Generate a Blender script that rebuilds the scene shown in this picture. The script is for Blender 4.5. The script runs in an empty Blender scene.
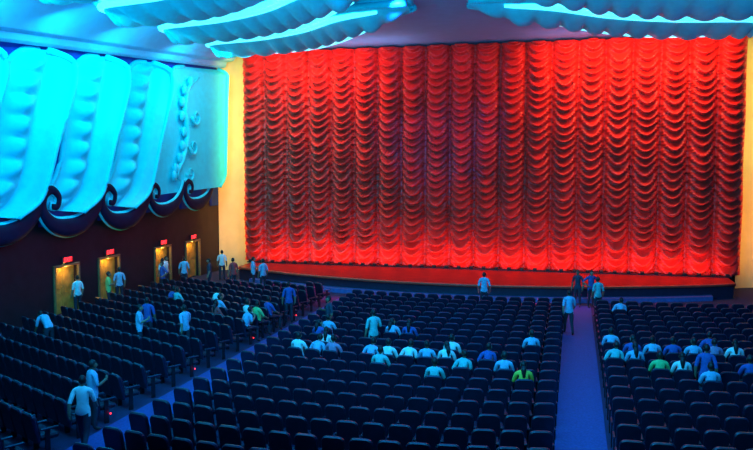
import bpy, bmesh, math, random
import numpy as np
from mathutils import Vector, Matrix
random.seed(7); np.random.seed(7)
S=bpy.context.scene; C=S.collection
try:
    S.view_settings.view_transform='Standard'; S.view_settings.look='None'
except Exception as e: print(e)

# ---------- materials ----------
def mat(name,col,rough=.6,metal=0,emit=None,es=0,var=.15,scale=6,bump=0,spec=.4,sheen=0):
    m=bpy.data.materials.new(name); m.use_nodes=True; n=m.node_tree; b=n.nodes['Principled BSDF']
    b.inputs['Roughness'].default_value=rough; b.inputs['Metallic'].default_value=metal
    b.inputs['Specular IOR Level'].default_value=spec
    tc=n.nodes.new('ShaderNodeTexCoord'); nz=n.nodes.new('ShaderNodeTexNoise'); nz.inputs['Scale'].default_value=scale
    n.links.new(tc.outputs['Object'],nz.inputs['Vector'])
    r=n.nodes.new('ShaderNodeValToRGB')
    r.color_ramp.elements[0].position=.3; r.color_ramp.elements[1].position=.7
    r.color_ramp.elements[0].color=tuple(c*(1-var) for c in col)+(1,)
    r.color_ramp.elements[1].color=tuple(min(1,c*(1+var)) for c in col)+(1,)
    n.links.new(nz.outputs['Fac'],r.inputs['Fac']); n.links.new(r.outputs['Color'],b.inputs['Base Color'])
    if bump:
        bp=n.nodes.new('ShaderNodeBump'); bp.inputs['Strength'].default_value=bump
        n.links.new(nz.outputs['Fac'],bp.inputs['Height']); n.links.new(bp.outputs['Normal'],b.inputs['Normal'])
    if emit:
        b.inputs['Emission Color'].default_value=tuple(emit)+(1,); b.inputs['Emission Strength'].default_value=es
    if sheen: b.inputs['Sheen Weight'].default_value=sheen
    return m
M_floor=mat('carpet_dark',(.018,.025,.07),.9,scale=30,var=.3)
M_aisle=mat('carpet_aisle',(.02,.07,.25),.85,scale=20,var=.2)
M_plaster=mat('plaster_ceiling',(.17,.50,.80),.7,scale=2,var=.04)
M_leaf=mat('plaster_leaf_lit',(.03,.78,.90),.5,scale=3,var=.05,spec=.2)  # white plaster with the cyan light put into its colour
M_wallblue=mat('plaster_blue_shade',(.008,.06,.42),.7,scale=1.5,var=.12,spec=.2)  # same plaster, blue shade between the leaves put into its colour
M_dark=mat('wall_dark',(.016,.008,.015),.6,scale=2,var=.3)
M_scroll=mat('scroll_navy',(.003,.008,.035),.6,scale=4,spec=.15)
M_curt=mat('curtain_red_satin',(.74,.034,.022),.32,scale=1.2,var=.18,spec=.45)
M_cream=mat('proscenium_cream',(.85,.66,.26),.6,scale=1.5,var=.05)
M_stage=mat('stage_red_lacquer',(.40,.02,.015),.35,scale=2)
M_stagef=mat('stage_front_dark',(.04,.025,.05),.4)
M_lip=mat('stage_lip_blue',(.15,.15,.4),.4)
M_nose=mat('stage_nosing_glow',(.8,.08,.04),.35)  # red glow along the stage edge put into the nosing colour
M_seat=mat('seat_vinyl',(.006,.011,.032),.36,scale=8,var=.2,spec=.6)
M_seatc=mat('seat_cushion',(.012,.010,.03),.6)
M_metal=mat('seat_metal',(.04,.04,.05),.4,.8)
M_gold=mat('door_gold_wood',(.50,.28,.05),.4,scale=3,var=.3)
M_frame=mat('door_frame_gold',(.3,.2,.08),.35,.3)
M_neon=mat('cove_neon_cyan',(.5,.9,1),.5,emit=(.05,.70,1),es=2.6)
M_redem=mat('red_lamp',(1,.05,.05),.5,emit=(1,.02,.03),es=6)
M_exitp=mat('exit_panel',(.25,.01,.01),.5,emit=(1,.02,.02),es=.35)
M_black=mat('fixture_black',(.015,.015,.02),.5)

# ---------- helpers ----------
def mk(name,v,f,mats,smooth=False,mi=None,parent=None):
    me=bpy.data.meshes.new(name); me.from_pydata([tuple(map(float,p)) for p in v],[],f)
    if not isinstance(mats,(list,tuple)): mats=[mats]
    for m in mats: me.materials.append(m)
    if mi is not None: me.polygons.foreach_set('material_index',list(mi))
    me.polygons.foreach_set('use_smooth',[smooth]*len(me.polygons))
    me.update()
    o=bpy.data.objects.new(name,me); C.objects.link(o)
    if parent: o.parent=parent
    return o
def empty(name,loc=(0,0,0)):
    e=bpy.data.objects.new(name,None); e.location=loc; e.empty_display_size=.2; C.objects.link(e); return e
class MB:
    def __init__(s): s.v=[];s.f=[];s.m=[]
    def add(s,v,f,m=0):
        b=len(s.v); s.v+= [tuple(p) for p in v]; s.f+=[tuple(i+b for i in q) for q in f]
        s.m+= (m if isinstance(m,list) else [m]*len(f))
    def box(s,x0,x1,y0,y1,z0,z1,m=0):
        s.add([(x0,y0,z0),(x1,y0,z0),(x1,y1,z0),(x0,y1,z0),(x0,y0,z1),(x1,y0,z1),(x1,y1,z1),(x0,y1,z1)],
          [(0,3,2,1),(4,5,6,7),(0,1,5,4),(1,2,6,5),(2,3,7,6),(3,0,4,7)],m)
    def rbox(s,x0,x1,y0,y1,z0,z1,bev,m=0,seg=1):
        bm=bmesh.new(); bmesh.ops.create_cube(bm,size=1)
        for v in bm.verts: v.co=Vector(((v.co.x+.5)*(x1-x0)+x0,(v.co.y+.5)*(y1-y0)+y0,(v.co.z+.5)*(z1-z0)+z0))
        bmesh.ops.bevel(bm,geom=bm.edges[:],offset=bev,segments=seg,affect='EDGES')
        bm.verts.index_update(); s.add([v.co[:] for v in bm.verts],[[v.index for v in f.verts] for f in bm.faces],m); bm.free()
    def tube(s,pts,rad,n=8,m=0,flat=None):
        pts=[Vector(p) for p in pts]; vs=[];fs=[]
        if not hasattr(rad,'__len__'): rad=[rad]*len(pts)
        ref=Vector(flat) if flat else None
        for i,p in enumerate(pts):
            t=(pts[min(i+1,len(pts)-1)]-pts[max(i-1,0)]).normalized()
            a=ref if ref else (Vector((0,0,1)) if abs(t.z)<.9 else Vector((1,0,0)))
            u=t.cross(a).normalized(); w=u.cross(t).normalized()
            k=.35 if flat else 1
            for j in range(n):
                an=2*math.pi*j/n; vs.append(p+u*math.cos(an)*rad[i]+w*math.sin(an)*rad[i]*k)
        for i in range(len(pts)-1):
            for j in range(n):
                fs.append((i*n+j,i*n+(j+1)%n,(i+1)*n+(j+1)%n,(i+1)*n+j))
        fs.append(tuple(range(n))[::-1]); fs.append(tuple((len(pts)-1)*n+j for j in range(n)))
        s.add(vs,fs,m)
    def ell(s,c,r,nu=10,nv=7,m=0):
        vs=[];fs=[]
        for i in range(nv+1):
            th=math.pi*i/nv
            for j in range(nu):
                ph=2*math.pi*j/nu; vs.append((c[0]+r[0]*math.sin(th)*math.cos(ph),c[1]+r[1]*math.sin(th)*math.sin(ph),c[2]+r[2]*math.cos(th)))
        for i in range(nv):
            for j in range(nu): fs.append((i*nu+j,(i+1)*nu+j,(i+1)*nu+(j+1)%nu,i*nu+(j+1)%nu))
        s.add(vs,fs,m)
    def obj(s,name,mats,smooth=False,parent=None): return mk(name,s.v,s.f,mats,smooth,s.m,parent)
def cat(P,n):
    P=[Vector(p) for p in P]; out=[]
    Q=[P[0]*2-P[1]]+P+[P[-1]*2-P[-2]]
    N=len(P)-1
    for k in range(n+1):
        t=k/n*N; i=min(int(t),N-1); f=t-i; a,b,c,d=Q[i:i+4]
        out.append(.5*((2*b)+(c-a)*f+(2*a-5*b+4*c-d)*f*f+(3*b-a-3*c+d)*f**3))
    return out
def autosmooth(o,ang=40):
    try:
        bpy.context.view_layer.objects.active=o; o.select_set(True)
        bpy.ops.object.shade_smooth_by_angle(angle=math.radians(ang)); o.select_set(False)
    except Exception as e: print('as',e)

XL,XR,YF,YB,ZC=-21.5,10.6,44.2,-6.0,13.4
XM=(XL+XR)/2
ztop=lambda y: 11.2+(y-25)*.07

# ---------- shell ----------
b=MB(); b.box(XL-.2,XR+.2,YB-.2,YF+1.2,-.2,0); b.obj('floor',M_floor)
b=MB(); b.box(XL-.2,XR+.2,YB-.2,YF+1.2,ZC,ZC+.2); b.obj('ceiling',M_plaster)
b=MB(); b.box(XR,XR+.2,YB,YF+1,0,ZC); b.obj('wall_right',M_wallblue)
b=MB(); b.box(XL,XR,YB-.2,YB,0,ZC); b.obj('wall_back',M_dark)
b=MB(); b.box(XL-.2,XR+.2,YF+1,YF+1.2,0,ZC); b.obj('wall_front',M_dark)
doors=[29.3,32.5,37.5,40.9]; DW=.85; DH=2.12
b=MB(); y=YB
for d in doors:
    b.box(XL-.25,XL,y,d-DW,0,DH); y=d+DW
b.box(XL-.25,XL,y,YF+1,0,DH); b.box(XL-.25,XL,YB,YF+1,DH,ZC)
b.obj('wall_left',M_dark)
b=MB(); b.box(-.45,.85,8,36.9,0,.015); b.obj('aisle_carpet',M_aisle)
b=MB(); b.box(-11.1,-9.75,8,36,0,.015); b.obj('aisle_carpet',M_aisle)
for i,d in enumerate(doors):
    e=empty('door_%d'%(i+1),(XL,d,0))
    b=MB()
    for s in(-1,1):
        b.rbox(-.06,.06,s*DW-.06,s*DW+.06,0,DH+.06,.015)
    b.rbox(-.06,.06,-DW-.06,DW+.06,DH-.02,DH+.09,.015); b.obj('frame',M_frame,parent=e)
    b=MB()
    b.box(-.40,-.36,-DW-.1,DW+.1,0,DH+.1); b.box(-.36,-.25,-DW-.05,-DW,0,DH); b.box(-.36,-.25,DW,DW+.05,0,DH); b.box(-.36,-.25,-DW,DW,DH,DH+.05)
    b.obj('door_recess',M_gold,parent=e)
    for s in(-1,1):
        b=MB(); w=DW-.03
        y0,y1=(-w,-.01) if s<0 else (.01,w)
        b.rbox(-.32,-.26,y0,y1,.02,DH-.03,.01)
        b.rbox(-.26,-.24,y0+.12,y1-.12,.2,.95,.01); b.rbox(-.26,-.24,y0+.12,y1-.12,1.1,DH-.2,.01)
        b.tube([(-.24,s*.08,.9),(-.20,s*.08,.95),(-.20,s*.08,1.2),(-.24,s*.08,1.25)],.012,6)
        b.obj('door_leaf_%d'%(1 if s<0 else 2),M_gold,parent=e)
    L=bpy.data.lights.new('door_lamp','POINT'); L.energy=20; L.color=(1,.62,.12); L.shadow_soft_size=.04
    lo=bpy.data.objects.new('door_lamp',L); C.objects.link(lo); lo.parent=e; lo.location=(.06,0,DH-.12)
    b=MB(); b.rbox(.0,.09,-.36,.36,-.14,.14,.02); sg=b.obj('exit_sign',M_black); sg.location=(XL+.0,d,2.4)
    b=MB(); b.box(.091,.095,-.33,.33,-.11,.11); b.obj('panel',M_exitp,parent=sg)
    cu=bpy.data.curves.new('exit_text','FONT'); cu.body='EXIT'; cu.size=.26; cu.extrude=.004; cu.align_x='CENTER'; cu.align_y='CENTER'; cu.materials.append(M_redem)
    t=bpy.data.objects.new('exit_text',cu); C.objects.link(t); t.parent=sg; t.location=(.101,0,0); t.rotation_euler=(math.pi/2,0,math.pi/2)

# ---------- left wall relief ----------
P=4.1; starts=[15.2,19.3,23.4,27.5,31.6]
wl=empty('wall_relief_ornament')
def botz(y):
    k=(y-27.5)%P if y<35.7 else ((y-35.7)%3.7)*P/3.7
    h=.95 if y<35.7 else .55
    return 3.95+h*math.exp(-((k-3.75)/.45)**2)+(.15 if y>35.7 else 0)
v=[];f=[];n=300
ys=np.linspace(10,44.1,n)
for y in ys:
    zt=ztop(y)+.1; zb=botz(y)
    v+=[(XL+.005,y,zb),(XL+.12,y,zb),(XL+.12,y,zt),(XL+.005,y,zt)]
for i in range(n-1):
    a=i*4;c=a+4
    f+=[(a,a+1,c+1,c),(a+1,a+2,c+2,c+1)]
mk('backing_panel',v,f,M_wallblue,True,parent=wl)
Lc=[(4.3,11.0),(3.25,10.9),(2.4,10.3),(1.9,9.1),(1.7,7.8),(1.35,6.5),(.5,5.4),(-.5,4.75)]
Rc=[(4.5,11.0),(5.3,10.6),(5.45,9.8),(4.95,8.5),(4.35,7.3),(3.95,6.2),(3.35,5.1),(2.1,4.45)]
def leafpanel(Y0,Lc,Rc,name,lobes=True,parent=wl):
    n=80; mN=26
    Lq=cat([(p[0],p[1],0) for p in Lc],n); Rq=cat([(p[0],p[1],0) for p in Rc],n)
    v=[];f=[]
    for i in range(n+1):
        s=i/n
        for j in range(mN+1):
            t=j/mN; p=Lq[i].lerp(Rq[i],t); yy=Y0+p.x; zz=p.y
            zz=4.3+(zz-4.3)*((ztop(yy)-.05-4.3)/(11.1-4.3))
            off=.16+.95*t**2*(1-.35*s)*min(1,.3+s*5)
            if lobes:
                off+=.50*math.exp(-((t-.36)/.15)**2)*abs(math.sin(zz*math.pi/.85))**.6*min(1,s*6)*min(1,(1-s)*4)
                off-=.22*math.exp(-((t-.66)/.08)**2)*min(1,s*5)
            v.append((XL+off,yy,zz))
    for i in range(n):
        for j in range(mN):
            a=i*(mN+1)+j; f.append((a,a+mN+1,a+mN+2,a+1))
    mk(name,v,f,M_leaf,True,parent=parent)
    b=MB()
    e=[v[i*(mN+1)+mN] for i in range(0,n+1,2)]
    b.tube([(p[0]-.02,p[1],p[2]) for p in e],[.15*(1-.5*k/len(e)) for k in range(len(e))],8)
    vs=[];fs=[]
    for p in e: vs+=[p,(XL+.1,p[1]+.1,p[2])]
    for k in range(len(e)-1): fs.append((2*k,2*k+1,2*k+3,2*k+2))
    b.add(vs,fs)
    e=[v[i*(mN+1)] for i in range(0,n+1,2)]
    b.tube([(p[0],p[1],p[2]) for p in e],[.12]*len(e),8)
    b.obj(name+'_rim',M_leaf,True,parent=parent)
for k,Y0 in enumerate(starts): leafpanel(Y0,Lc,Rc,'leaf_%d'%(k+1))
L2=[(4.2,11.0),(3.1,10.85),(2.3,10.2),(1.75,9.0),(1.5,7.7),(1.15,6.5),(.35,5.5),(-.4,4.85)]
R2=[(8.0,11.0),(8.0,10.7),(8.0,9.9),(8.0,8.8),(8.0,7.5),(8.0,6.3),(8.0,5.6),(7.4,5.1)]
leafpanel(35.7,L2,R2,'leaf_wide',lobes=False)
b=MB()
def P3(y,z,o=.42): return (XL+o,y,z)
stem=cat([P3(41.2,11.6),P3(39.9,10.8),P3(39.5,9.6),P3(39.7,8.2),P3(39.2,7.0),P3(38.5,6.1),P3(38.8,5.7)],40)
b.tube(stem,[.06+.12*math.sin(math.pi*k/40) for k in range(41)],8)
for k in range(9):
    p=stem[3+k*4]; b.ell((p.x+.0,p.y-.35,p.z),(.14,.30-.012*k,.30))
def spiral(cy,cz,r,turn,dirn,start):
    return [P3(cy+dirn*r*(1-k/40*.85)*math.cos(start+turn*k/40),cz+r*(1-k/40*.85)*math.sin(start+turn*k/40),.5) for k in range(41)]
for cy,cz,r in((40.7,9.3,.5),(40.3,7.6,.5),(39.9,6.1,.45)):
    b.tube(spiral(cy,cz,r,8.5,1,math.pi),[.10*(1-k/60) for k in range(41)],8)
b.obj('plume_scroll',M_leaf,True,parent=wl)
hook=[(4.1,5.75),(3.75,5.0),(3.1,4.35),(2.2,3.95),(1.2,3.85),(.3,4.05),(-.3,4.6),(-.25,5.2),(.25,5.5),(.7,5.2),(.6,4.8),(.25,4.8)]
hr=[.03,.16,.30,.40,.40,.32,.25,.2,.18,.16,.14,.12]
b=MB()
def addhook(Y0,sc,z0):
    q=cat([(XL+.55,Y0+p[0]*sc,z0+(p[1]-4.2)*sc) for p in hook],66)
    r=[np.interp(k/66*11,range(12),hr)*sc for k in range(67)]
    b.tube(q,r,10,0,flat=(1,0,0))
    b.tube([(p.x-.10,p.y,p.z+.03) for p in q],[k+.07 for k in r],10,1,flat=(1,0,0))
for Y0 in starts: addhook(Y0,1,4.2)
addhook(35.75,.82,4.45); addhook(39.4,.82,4.6)
b.obj('wave_scroll_moulding',[M_scroll,M_leaf],True,parent=wl)

# ---------- ceiling soffits and coves ----------
def soffit(name,mir):
    ys=np.linspace(YB+.05,YF+.08,40); v=[];f=[]
    for y in ys:
        zt=ztop(y)
        pr=[(-21.45,zt),(-20.95,zt-.05),(-20.8,zt+.05),(-20.75,zt+.3),(-20.3,zt+.38),(-20.2,zt+.48),(-20.1,zt+.62),(-19.4,zt+.62+(ZC-zt-.62)*.45),(-18.6,zt+.62+(ZC-zt-.62)*.8),(-17.6,ZC-.005)]
        for x,z in pr: v.append(((2*XM-x) if mir else x,y,z))
    m=10
    for i in range(len(ys)-1):
        for j in range(m-1):
            a=i*m+j; q=(a,a+m,a+m+1,a+1); f.append(q if mir else q[::-1])
    o=mk(name,v,f,M_plaster,True); autosmooth(o,30)
soffit('ceiling_cove_left',False); soffit('ceiling_cove_right',True)
far=[(-19.0,38.6),(-17.6,41.0),(-14.5,40.6),(-12.0,38.8),(-9.5,35.8),(-6.6,32.2)]
near=[(-19.0,38.4),(-18.2,36.3),(-15,35.2),(-12.3,33.8),(-9.8,31.8),(-6.7,31.2)]
def cleaf(dy,mir,idx):
    e=empty('ceiling_leaf_cove')
    n=90;mN=16
    F=cat([(p[0],p[1],0) for p in far],n); Nn=cat([(p[0],p[1],0) for p in near],n)
    v=[];f=[]; 
    mx=lambda x:(2*XM-x) if mir else x
    for i in range(n+1):
        s=i/n
        for j in range(mN+1):
            t=j/mN; p=Nn[i].lerp(F[i],t)
            w=min(1,(F[i]-Nn[i]).length/3)
            z=ZC-.30-.50*math.sin(math.pi*t)*w
            z-=.36*w*abs(math.sin(s*math.pi*13+t*1.2))**.6*math.exp(-((t-.5)/.26)**2)
            v.append((mx(p.x),p.y+dy,z))
    for i in range(n):
        for j in range(mN):
            a=i*(mN+1)+j; f.append((a,a+1,a+mN+2,a+mN+1))
    mk('leaf_body',v,f,M_leaf,True,parent=e)
    ring=[(mx(p.x),p.y+dy,ZC) for p in F]+[(mx(p.x),p.y+dy,ZC) for p in Nn[::-1]]
    vs=[];fs=[]
    for p in ring: vs+=[(p[0],p[1],ZC-.3),(p[0],p[1],ZC)]
    R=len(ring)
    for k in range(R): a=2*k;c=2*((k+1)%R); fs.append((a,c,c+1,a+1))
    mk('leaf_side',vs,fs,M_leaf,True,parent=e)
    b=MB(); b.tube([(p[0],p[1],ZC-.34) for p in ring[:n+1:3]],.16,8); b.tube([(p[0],p[1],ZC-.34) for p in ring[n+1::3]],.16,8)
    b.obj('leaf_rim',M_leaf,True,parent=e)
    b=MB()
    q=[Nn[i].lerp(F[i],.13) for i in range(2,n-6,2)]
    b.tube([(mx(p.x),p.y+dy,ZC-.56) for i,p in enumerate(q)],[.19*math.sin(math.pi*(i+.5)/len(q))**.4+.01 for i in range(len(q))],8)
    q=[Nn[i].lerp(F[i],.97) for i in range(4,n-10,2)]
    b.tube([(mx(p.x),p.y+dy,ZC-.50) for i,p in enumerate(q)],[.15*math.sin(math.pi*(i+.5)/len(q))**.4+.01 for i in range(len(q))],8)
    b.obj('neon_tube',M_neon,True,parent=e)
for k in range(4):
    for mir in(False,True): cleaf(-4.7*k,mir,k)

# ---------- proscenium ----------
def strip(name,x0,x1):
    v=[];f=[];n=16
    for i in range(n+1):
        t=i/n; x=x0+(x1-x0)*t; y=YF+.15+.5*math.sin(math.pi*t)
        v+=[(x,y,0),(x,y,ZC-.01)]
    for i in range(n): f.append((2*i,2*i+2,2*i+3,2*i+1))
    mk(name,v,f,M_cream,True)
strip('proscenium_panel',XL+.02,-19.3); strip('proscenium_panel',8.4,XR-.02)

# ---------- curtain ----------
x0,x1,zb,zt=-19.6,8.6,.80,13.3; NC=20; seg=14; cw=(x1-x0)/NC
nr=460; zs=np.linspace(zb,zt,nr); nx=NC*seg+1
V=np.zeros((nr,nx,3))
cph=np.random.rand(NC+1)*.5; cp=.42+np.random.rand(NC+1)*.05
for ix in range(nx):
    c=min(ix//seg,NC-1); t=(ix-c*seg)/seg*2-1
    x=x0+ix/seg*cw
    q=1-t*t
    sag=.62*q
    wob=.03*np.sin(zs*1.3+c*2.1)
    phi=(zs+sag+wob*2+.05*np.sin(zs*3.1+c))/cp[c]+cph[c]
    s=phi-np.floor(phi)
    prof=np.where(s<.18,np.sin(s/.18*math.pi/2),(1-(s-.18)/.82)**1.25)
    amp=.04+.34*q**.6
    y=YF+.0-.46*q**.5-amp*prof-.05*np.sin(zs*2.3+c)*q
    V[:,ix,0]=x+wob*(1-abs(t)*.3); V[:,ix,1]=y; V[:,ix,2]=zs
    V[0,ix,2]=zb-.04*q
f=[]
for i in range(nr-1):
    for j in range(nx-1):
        a=i*nx+j; f.append((a,a+1,a+nx+1,a+nx))
ct=mk('stage_curtain',V.reshape(-1,3),f,M_curt,True)
# ---------- stage ----------
def fr(x,o=0): return 37.5+.02*(x-XM)**2-o
def slab(name,xa,xb,o,z0,z1,m,yb=YF+.1,parent=None):
    xs=np.linspace(xa,xb,49); v=[];f=[]
    for x in xs: v+=[(x,fr(x,o),z0),(x,fr(x,o),z1),(x,yb,z1),(x,yb,z0)]
    for i in range(48):
        a=4*i;c=a+4; f+=[(a,c,c+1,a+1),(a+1,c+1,c+2,a+2),(a+3,a,c,c+3)[::-1]]
    f+=[(0,1,2,3),(192,195,194,193)]
    return mk(name,v,f,m,False,parent=parent)
st=empty('stage')
slab('stage_body',-18.6,7.7,0,0,.62,M_stagef,parent=st); slab('stage_top',-18.7,7.8,.12,.62,.74,M_stage,parent=st)
slab('step',-17.5,6.6,.55,0,.22,M_lip,parent=st)
b=MB(); b.tube([(x,fr(x,.13),.69) for x in np.linspace(-18.6,7.7,50)],.08,6); b.obj('stage_nosing',M_nose,True,parent=st)
b=MB()
b.box(-19,8,42.95,43.2,.74,.80)
for x in np.arange(-18.8,8,.7): b.rbox(x-.1,x+.1,42.97,43.15,.8,.92,.02)
b.obj('footlights',M_black)

# ---------- seats ----------
sb=MB()
def backpanel(w,z0,z1,y,th,m,r=.12):
    pts=[(-w+.03,z0),(w-.03,z0),(w,z0+.15),(w,z1-r)]
    for k in range(1,5): a=math.pi/2*k/4; pts.append((w-r+r*math.cos(a),z1-r+r*math.sin(a)))
    for k in range(0,5): a=math.pi/2+math.pi/2*k/4; pts.append((-w+r+r*math.cos(a),z1-r+r*math.sin(a)))
    pts.append((-w,z0+.15))
    n=len(pts); rec=lambda z:-(z-.4)*.2
    ins=.93; zc=(z0+z1)/2
    v=[(x*ins,y+rec(z)-th/2,zc+(z-zc)*ins) for x,z in pts]+[(x,y+rec(z)-th*.2,z) for x,z in pts]+[(x,y+rec(z)+th*.2,z) for x,z in pts]+[(x*ins,y+rec(z)+th/2,zc+(z-zc)*ins) for x,z in pts]
    f=[tuple(range(n))]+[tuple(3*n+k for k in range(n))[::-1]]
    for L in range(3):
        for k in range(n): k2=(k+1)%n; f.append((L*n+k,(L+1)*n+k,(L+1)*n+k2,L*n+k2))
    sb.add(v,f,m)
backpanel(.25,.28,.98,-.25,.09,0)
backpanel(.215,.46,.94,-.19,.06,1)
sb.rbox(-.23,.23,-.2,.25,.33,.45,.04,1)
for sx in(-.28,.28):
    sb.rbox(sx-.025,sx+.025,-.22,.2,.58,.63,.015,0); sb.rbox(sx-.015,sx+.015,-.12,.0,0,.58,.005,2)
SV=np.array(sb.v); SF=sb.f; SM=sb.m
def block(name,seats):
    v=np.zeros((len(seats),len(SV),3)); f=[];m=[]
    for i,(x,y,a) in enumerate(seats):
        ca,sa=math.cos(a),math.sin(a)
        v[i,:,0]=SV[:,0]*ca-SV[:,1]*sa+x; v[i,:,1]=SV[:,0]*sa+SV[:,1]*ca+y; v[i,:,2]=SV[:,2]
        o=i*len(SV); f+=[tuple(k+o for k in q) for q in SF]; m+=SM
    o=mk(name,v.reshape(-1,3),f,[M_seat,M_seatc,M_metal],False,m); return o
seatsC=[];seatsL=[];seatsR=[]; ends=[]
for k in range(24):
    Y0=33-k*1.0
    for j in range(16):
        x=-9.25+j*.575; dx=x+4.9; seatsC.append((x,Y0+.02*dx*dx,math.atan(.04*dx)))
    for j in range(15):
        x=1.22+j*.575; seatsR.append((x,Y0+.25+.012*(x-1)**2,math.atan(.024*(x-1))))
th=math.radians(27)
for k in range(26):
    Y0=8+k*1.12
    cnt=0
    for j in range(20):
        x=-11.5-j*.575*math.cos(th); y=Y0+j*.575*math.sin(th)
        if x<-19.4 or y>35.2: break
        seatsL.append((x,y,-th)); cnt+=1
    if cnt: ends.append((-11.2,Y0-.15,-th))
block('cinema_seats',seatsC); block('cinema_seats',seatsL); block('cinema_seats',seatsR)
allseats=seatsC+seatsL+seatsR
b=MB()
for i,(x,y,a) in enumerate(ends):
    if i%4==0: b.ell((x+.02,y,.25),(.02,.02,.02),8,6)
b.obj('aisle_marker_lights',M_redem)

# ---------- people ----------
SK=[mat('skin',(.28,.15,.09),.5,scale=10,var=.08),mat('skin_light',(.38,.22,.14),.5,scale=10,var=.08)]
HAIR=mat('hair_black',(.012,.01,.012),.5); EYE=mat('eye_dark',(.02,.02,.02),.3); SHOE=mat('shoe',(.03,.025,.02),.5)
cl={}
def cloth(c):
    if c not in cl: cl[c]=mat('cloth_%d'%len(cl),c,.8,scale=12,var=.1)
    return cl[c]
BON=[('pel','wai',1),('wai','che',1),('che','nb',1),('nb','nk',0),('pel','hL',2),('pel','hR',2)]
for s in 'LR':
    BON+=[('nb','s'+s,1),('s'+s,'e'+s,1),('e'+s,'w'+s,0),('w'+s,'p'+s,0),('h'+s,'k'+s,2),('k'+s,'a'+s,2),('a'+s,'t'+s,3)]
RAD=dict(pel=.15,wai=.13,che=.16,nb=.085,nk=.055,s=.068,e=.050,w=.034,p=.036,h=.105,k=.07,a=.048,t=.042)
def rad(n): return RAD.get(n) or RAD[n[0]]
def pose(kind):
    J=dict(pel=(0,0,.95),wai=(0,0,1.08),che=(0,.01,1.28),nb=(0,-.01,1.44),nk=(0,.01,1.52),
      sL=(-.18,0,1.41),sR=(.18,0,1.41),eL=(-.25,-.03,1.13),eR=(.25,-.03,1.13),wL=(-.26,.06,.89),wR=(.26,.06,.89),pL=(-.255,.09,.82),pR=(.255,.09,.82),
      hL=(-.095,0,.88),hR=(.095,0,.88),kL=(-.11,.02,.48),kR=(.11,.02,.48),aL=(-.12,-.03,.09),aR=(.12,-.03,.09),tL=(-.14,.13,.042),tR=(.14,.13,.042))
    J['head']=(0,.03,1.62)
    if kind=='walk':
        J.update(kL=(-.1,.20,.5),aL=(-.1,.26,.09),tL=(-.11,.42,.05),kR=(.1,-.06,.47),aR=(.1,-.32,.13),tR=(.1,-.20,.04),
          eL=(-.24,-.16,1.15),wL=(-.25,-.18,.91),pL=(-.25,-.15,.84),eR=(.24,.08,1.14),wR=(.23,.27,.98),pR=(.22,.33,.94))
    if kind=='talk':
        J.update(eR=(.27,.02,1.15),wR=(.16,.24,1.22),pR=(.12,.30,1.27),kL=(-.12,.05,.48),aL=(-.15,.02,.09),tL=(-.2,.17,.042))
    if kind=='hips':
        J.update(eL=(-.40,-.1,1.2),wL=(-.2,.03,1.03),pL=(-.15,.08,1.0),eR=(.40,-.1,1.2),wR=(.2,.03,1.03),pR=(.15,.08,1.0))
    if kind=='bend':
        J.update(wai=(0,.1,1.06),che=(0,.30,1.18),nb=(0,.45,1.25),nk=(0,.51,1.28),head=(0,.62,1.30),sL=(-.18,.42,1.2),sR=(.18,.42,1.2),
          eL=(-.2,.5,.93),eR=(.2,.5,.93),wL=(-.18,.66,.75),wR=(.18,.66,.75),pL=(-.17,.72,.70),pR=(.17,.72,.70))
    if kind in('sit','sitlean'):
        J.update(pel=(0,-.03,.60),wai=(0,-.06,.73),che=(0,-.09,.93),nb=(0,-.1,1.09),nk=(0,-.08,1.17),head=(0,-.05,1.27),
          sL=(-.18,-.1,1.06),sR=(.18,-.1,1.06),eL=(-.25,.02,.82),eR=(.25,.02,.82),wL=(-.2,.24,.71),wR=(.2,.24,.71),pL=(-.17,.31,.69),pR=(.17,.31,.69),
          hL=(-.095,0,.56),hR=(.095,0,.56),kL=(-.12,.40,.55),kR=(.12,.40,.55),aL=(-.12,.38,.09),aR=(.12,.38,.09),tL=(-.13,.5,.045),tR=(.13,.5,.045))
    if kind=='sitlean':
        J.update(che=(.03,-.02,.92),nb=(.05,.03,1.07),nk=(.06,.06,1.14),head=(.07,.11,1.24),sL=(-.13,.03,1.04),sR=(.22,.02,1.03),wR=(.1,.3,.95),pR=(.06,.3,1.02))
    return J
cache={}
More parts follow.
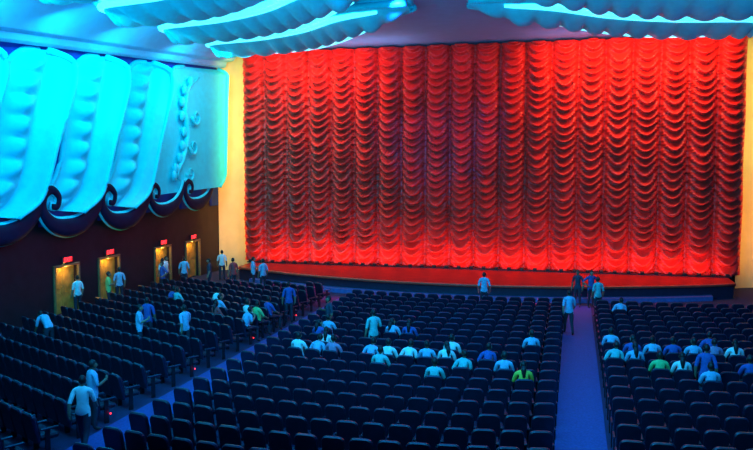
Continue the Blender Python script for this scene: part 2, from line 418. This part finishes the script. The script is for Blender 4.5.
def build(kind,turn,longhair):
    key=(kind,turn,longhair)
    if key in cache: return cache[key]
    J=pose(kind); names=[k for k in J if k!='head']; idx={k:i for i,k in enumerate(names)}
    me=bpy.data.meshes.new('tmp'); me.from_pydata([J[k] for k in names],[(idx[a],idx[b]) for a,b,_ in BON],[])
    o=bpy.data.objects.new('tmp',me); C.objects.link(o)
    md=o.modifiers.new('s','SKIN'); md.use_smooth_shade=True
    for k in names:
        sv=me.skin_vertices[0].data[idx[k]]; r=rad(k); sv.radius=(r,r); sv.use_root=(k=='pel')
    sub=o.modifiers.new('u','SUBSURF'); sub.levels=1; sub.render_levels=1
    bpy.context.view_layer.update()
    ev=o.evaluated_get(bpy.context.evaluated_depsgraph_get()); em=ev.to_mesh()
    vs=[v.co[:] for v in em.vertices]; fs=[tuple(p.vertices) for p in em.polygons]
    mi=[]
    hem=.86 if kind!='bend' else .93
    if 'sit' in kind: hem=.66
    for p in em.polygons:
        c=Vector(p.center); best=None
        for a,b_,m in BON:
            A=Vector(J[a]);B=Vector(J[b_]); t=max(0,min(1,(c-A).dot(B-A)/(B-A).length_squared))
            d=(c-A.lerp(B,t)).length-(rad(a)*(1-t)+rad(b_)*t)
            if best is None or d<best[0]: best=(d,m)
        m=best[1]
        if m in(1,2): m=1 if c.z>hem else 2
        mi.append(m)
    ev.to_mesh_clear(); bpy.data.objects.remove(o); bpy.data.meshes.remove(me)
    mb=MB(); mb.add(vs,fs,mi)
    for s,sg in(('L',-1),('R',1)):
        p=Vector(J['p'+s]); w=Vector(J['w'+s]); d=(p-w).normalized()
        side=d.cross(Vector((1,0,0))).normalized()
        if side.length<.1: side=Vector((0,1,0))
        for q in range(4):
            o0=p+side*(q-1.5)*.021; ln=(.07,.08,.075,.058)[q]
            curl=Vector((-sg,0,0))
            mb.tube([o0,o0+d*ln*.55+curl*.006,o0+d*ln+curl*.025],[.011,.0095,.007],6,0)
        o0=w+d*.03; mb.tube([o0,o0+side*.04+d*.02,o0+side*.05+d*.055],[.013,.011,.008],6,0)
    H=Vector(J['head']); nu,nv=20,14; hv=[];hf=[];hm=[]
    yaw=Matrix.Rotation(turn,3,'Z')
    for i in range(nv+1):
        th_=math.pi*i/nv
        for j in range(nu):
            ph=2*math.pi*j/nu
            x=math.sin(th_)*math.cos(ph); y=math.sin(th_)*math.sin(ph); z=math.cos(th_)
            hair=(z>.45) or (y<.15 and z>-.45) or (longhair and y<0)
            k=1.1 if hair else 1.0
            jaw=1-.22*max(0,-z)
            hv.append(Vector((x*.076*jaw*k,(y*.096+(-.01 if z>0 else .006))*k,z*.118*k)))
    for i in range(nv):
        for j in range(nu):
            q=(i*nu+j,(i+1)*nu+j,(i+1)*nu+(j+1)%nu,i*nu+(j+1)%nu)
            c=sum((hv[a] for a in q),Vector())/4
            hair=(c.z>.05) or (c.y<.012 and c.z>-.05) or (longhair and c.y<0)
            hf.append(q); hm.append(4 if hair else 0)
    b2=MB(); b2.add(hv,hf,hm)
    b2.tube([(0,.09,.02),(0,.108,-.015),(0,.112,-.025),(0,.092,-.035)],[.006,.011,.015,.008],6,0)
    for sx in(-1,1):
        b2.ell((sx*.078,.0,-.005),(.01,.022,.033),8,6,0)
        b2.ell((sx*.030,.088,.008),(.014,.008,.008),8,5,5)
    b2.ell((0,.090,-.058),(.024,.008,.007),8,5,5)
    if longhair: b2.tube([(0,-.09,.0),(0,-.12,-.12),(0,-.13,-.28),(0,-.12,-.38)],[.06,.07,.05,.015],8,4)
    mb.add([yaw@Vector(p)+H for p in b2.v],b2.f,b2.m)
    cache[key]=mb; return mb
npeople=0
def person(kind,x,y,a,shirt,pants=(.03,.03,.05),h=1.0,turn=0,lh=False,z=0,name='person'):
    global npeople
    mb=build(kind,turn,lh); npeople+=1
    o=mk(name,mb.v,mb.f,[SK[npeople%2],cloth(shirt),cloth(pants),SHOE,HAIR,EYE],True,mb.m)
    o.location=(x,y,z); o.rotation_euler=(0,0,a); o.scale=(h,h,h)
    return o
W=(.8,.85,.85); LB=(.28,.5,.7); TE=(.15,.55,.55); GR=(.2,.6,.2); YE=(.85,.6,.08); RD=(.6,.08,.08); DK=(.05,.05,.08); NB=(.05,.1,.35); PK=(.6,.25,.4)
stand=[(-10.65,14.95,'walk',.3,W),(-11.0,15.75,'talk',-.6,LB),(-20.9,29.2,'stand',1.2,W),(-20.3,30.6,'talk',-.9,GR),(-20.7,32.1,'stand',.8,LB),(-17.24,22.54,'bend',1.3,LB),
(-14.62,23.09,'talk',-1.0,LB),(-14.88,24.26,'stand',.3,NB),(-13.28,23.44,'walk',.9,LB),(-20.9,36.75,'stand',-1.5,W),(-20.65,36.0,'talk',1.2,W),(-19.82,36.73,'stand',.5,LB),(-19.9,34.65,'hips',2.5,NB),
(-19.36,40.3,'stand',.4,W),(-16.3,37.63,'talk',-1,LB),(-15.44,36.92,'stand',1,LB),(-17.12,36.95,'stand',1,RD),(-3.83,34.6,'stand',.1,LB),(-.1,30.3,'walk',.2,LB),(.25,36.5,'stand',2.8,DK),(.84,36.5,'hips',-2.6,NB),(1.08,34.3,'stand',.5,TE),
(-6.42,24.05,'talk',.6,TE),(3.47,21.14,'stand',-.2,NB),(-11.62,29.01,'stand',.5,NB),(-8.49,25.89,'talk',2.2,DK),(-18.2,36.4,'stand',2,DK)]
for x,y,k,a,c in stand:
    d,sx,sy,sa=min((math.hypot(s[0]-x,s[1]-y),)+s for s in allseats)
    if d<.75:      # standing between rows: feet in the leg room, body turned along the row if mid-stride
        if (k,c)==('walk',LB) and sx>-2: x,y=-.1,30.3
        else:
            x=sx-math.sin(sa)*.46; y=sy+math.cos(sa)*.46
            a=sa+math.pi/2 if k in('walk','bend') else a
    person(k,x,y,a,c)
seatnos=[178,179,130,163,180,182,199,134,183,184,185,186,170,203,218,222,158,188,205,135,665,678,660,643,657,640,656,146,672,666,873,889,890,903,920,921,892,878,893,894,924,784,891,904,937]
shirts=[W,LB,LB,W,PK,LB,TE,LB,W,W,LB,W,W,TE,TE,YE,LB,NB,LB,NB,TE,W,LB,RD,W,LB,GR,NB,NB,NB,LB,NB,LB,TE,GR,W,LB,NB,PK,W,NB,LB,NB,LB,LB]
ks=['sit','sitlean','sit','sit']
for i,(q,c) in enumerate(zip(seatnos,shirts)):
    sx,sy,sa=allseats[q]
    person(ks[i%4],sx,sy,sa,c,turn=[0,.5,-.6,.2,0][i%5],lh=(i%4==3),name='seated_person')

# ---------- lights ----------
def area(name,loc,tgt,sx,sy,e,col,spread=None):
    L=bpy.data.lights.new(name,'AREA'); L.shape='RECTANGLE'; L.size=sx; L.size_y=sy; L.energy=e; L.color=col
    if spread: L.spread=math.radians(spread)
    o=bpy.data.objects.new(name,L); C.objects.link(o); o.location=loc
    o.rotation_euler=(Vector(tgt)-Vector(loc)).to_track_quat('-Z','Y').to_euler(); return o
def spot(name,loc,tgt,ang,e,col,blend=.6,r=.1):
    L=bpy.data.lights.new(name,'SPOT'); L.spot_size=math.radians(ang); L.spot_blend=blend; L.energy=e; L.color=col; L.shadow_soft_size=r
    o=bpy.data.objects.new(name,L); C.objects.link(o); o.location=loc
    o.rotation_euler=(Vector(tgt)-Vector(loc)).to_track_quat('-Z','Y').to_euler(); return o
BL=(.01,.20,1); CY=(.0,.78,1)
for y in(10,18,26): area('house_light_blue',(XM,y,12.6),(XM,y,0),12,2.5,620,BL)
for k,Y0 in enumerate(starts[1:]): area('wall_wash_light',(-18.3,Y0-.6,12.0),(XL,Y0+3.0,6.4),2.0,.3,[120,150,175,195][k],CY)
area('wall_wash_light',(-18.0,37.6,12.3),(XL,41,7),3.5,.3,290,CY)
area('added_ceiling_fill',(XM,12,8.2),(XM,38,13.4),20,1,3200,(.02,.55,1))  # added unseen light strip, brightens the ceiling from below
area('added_soffit_fill',(-13.5,41.9,11.7),(-13.5,41.6,13.4),9,.4,75,(.75,.6,1))  # added floating lilac light without fixture, brightens ceiling near the curtain
area('added_soffit_fill',(2.5,41.9,11.7),(2.5,41.6,13.4),9,.4,45,(.35,.5,1))  # added floating counterpart on the right, bluish and weaker
# curtain lights
area('footlight_glow',(XM,42.8,.95),(XM,43.95,3),26,.2,400,(1,.16,.05))
area('curtain_batten_light',(-15.5,41.6,13.3),(-15.5,44.2,4),8,.3,520,(1,.18,.06))
area('curtain_batten_light',(3.2,41.6,13.3),(3.2,44.2,4),10,.3,820,(1,.20,.06))
area('curtain_batten_light',(-7.5,41.6,13.3),(-7.5,44.2,4),7,.3,110,(.4,.1,.5))
spot('curtain_spot_red',(-15,34,13.2),(-14,44,4.0),60,2300,(1,.12,.04))
spot('curtain_spot_red',(3,34,13.2),(1.5,44,4.5),72,4400,(1,.12,.04))
spot('curtain_spot_blue',(-7,30,13.2),(-7.5,44,9),34,5000,(.05,.1,1))
for X0,X1 in((-19.6,-21),(8.8,10.2)):
    area('proscenium_light',(X0,43.3,9.6),(X1,44.6,9.6),.25,7,105,(1,.70,.14))
    area('proscenium_light',(X0,43.3,3.4),(X1,44.6,3.4),.25,5,70,(1,.40,.02))
area('stage_apron_light',(XM,36.6,.5),(XM,35.6,0),22,.1,110,(1,.05,.6))

w=bpy.data.worlds.new('w'); S.world=w; w.use_nodes=True
w.node_tree.nodes['Background'].inputs[0].default_value=(.0,.01,.05,1); w.node_tree.nodes['Background'].inputs[1].default_value=.3
PIT=math.atan(57/774); YAW=math.radians(14.3)
cam=bpy.data.cameras.new('camera'); cam.lens=774/753*36; cam.sensor_width=36; cam.clip_end=300
co=bpy.data.objects.new('camera',cam); C.objects.link(co); co.location=(0,0,6.4); co.rotation_euler=(math.pi/2-PIT,0,YAW); S.camera=co
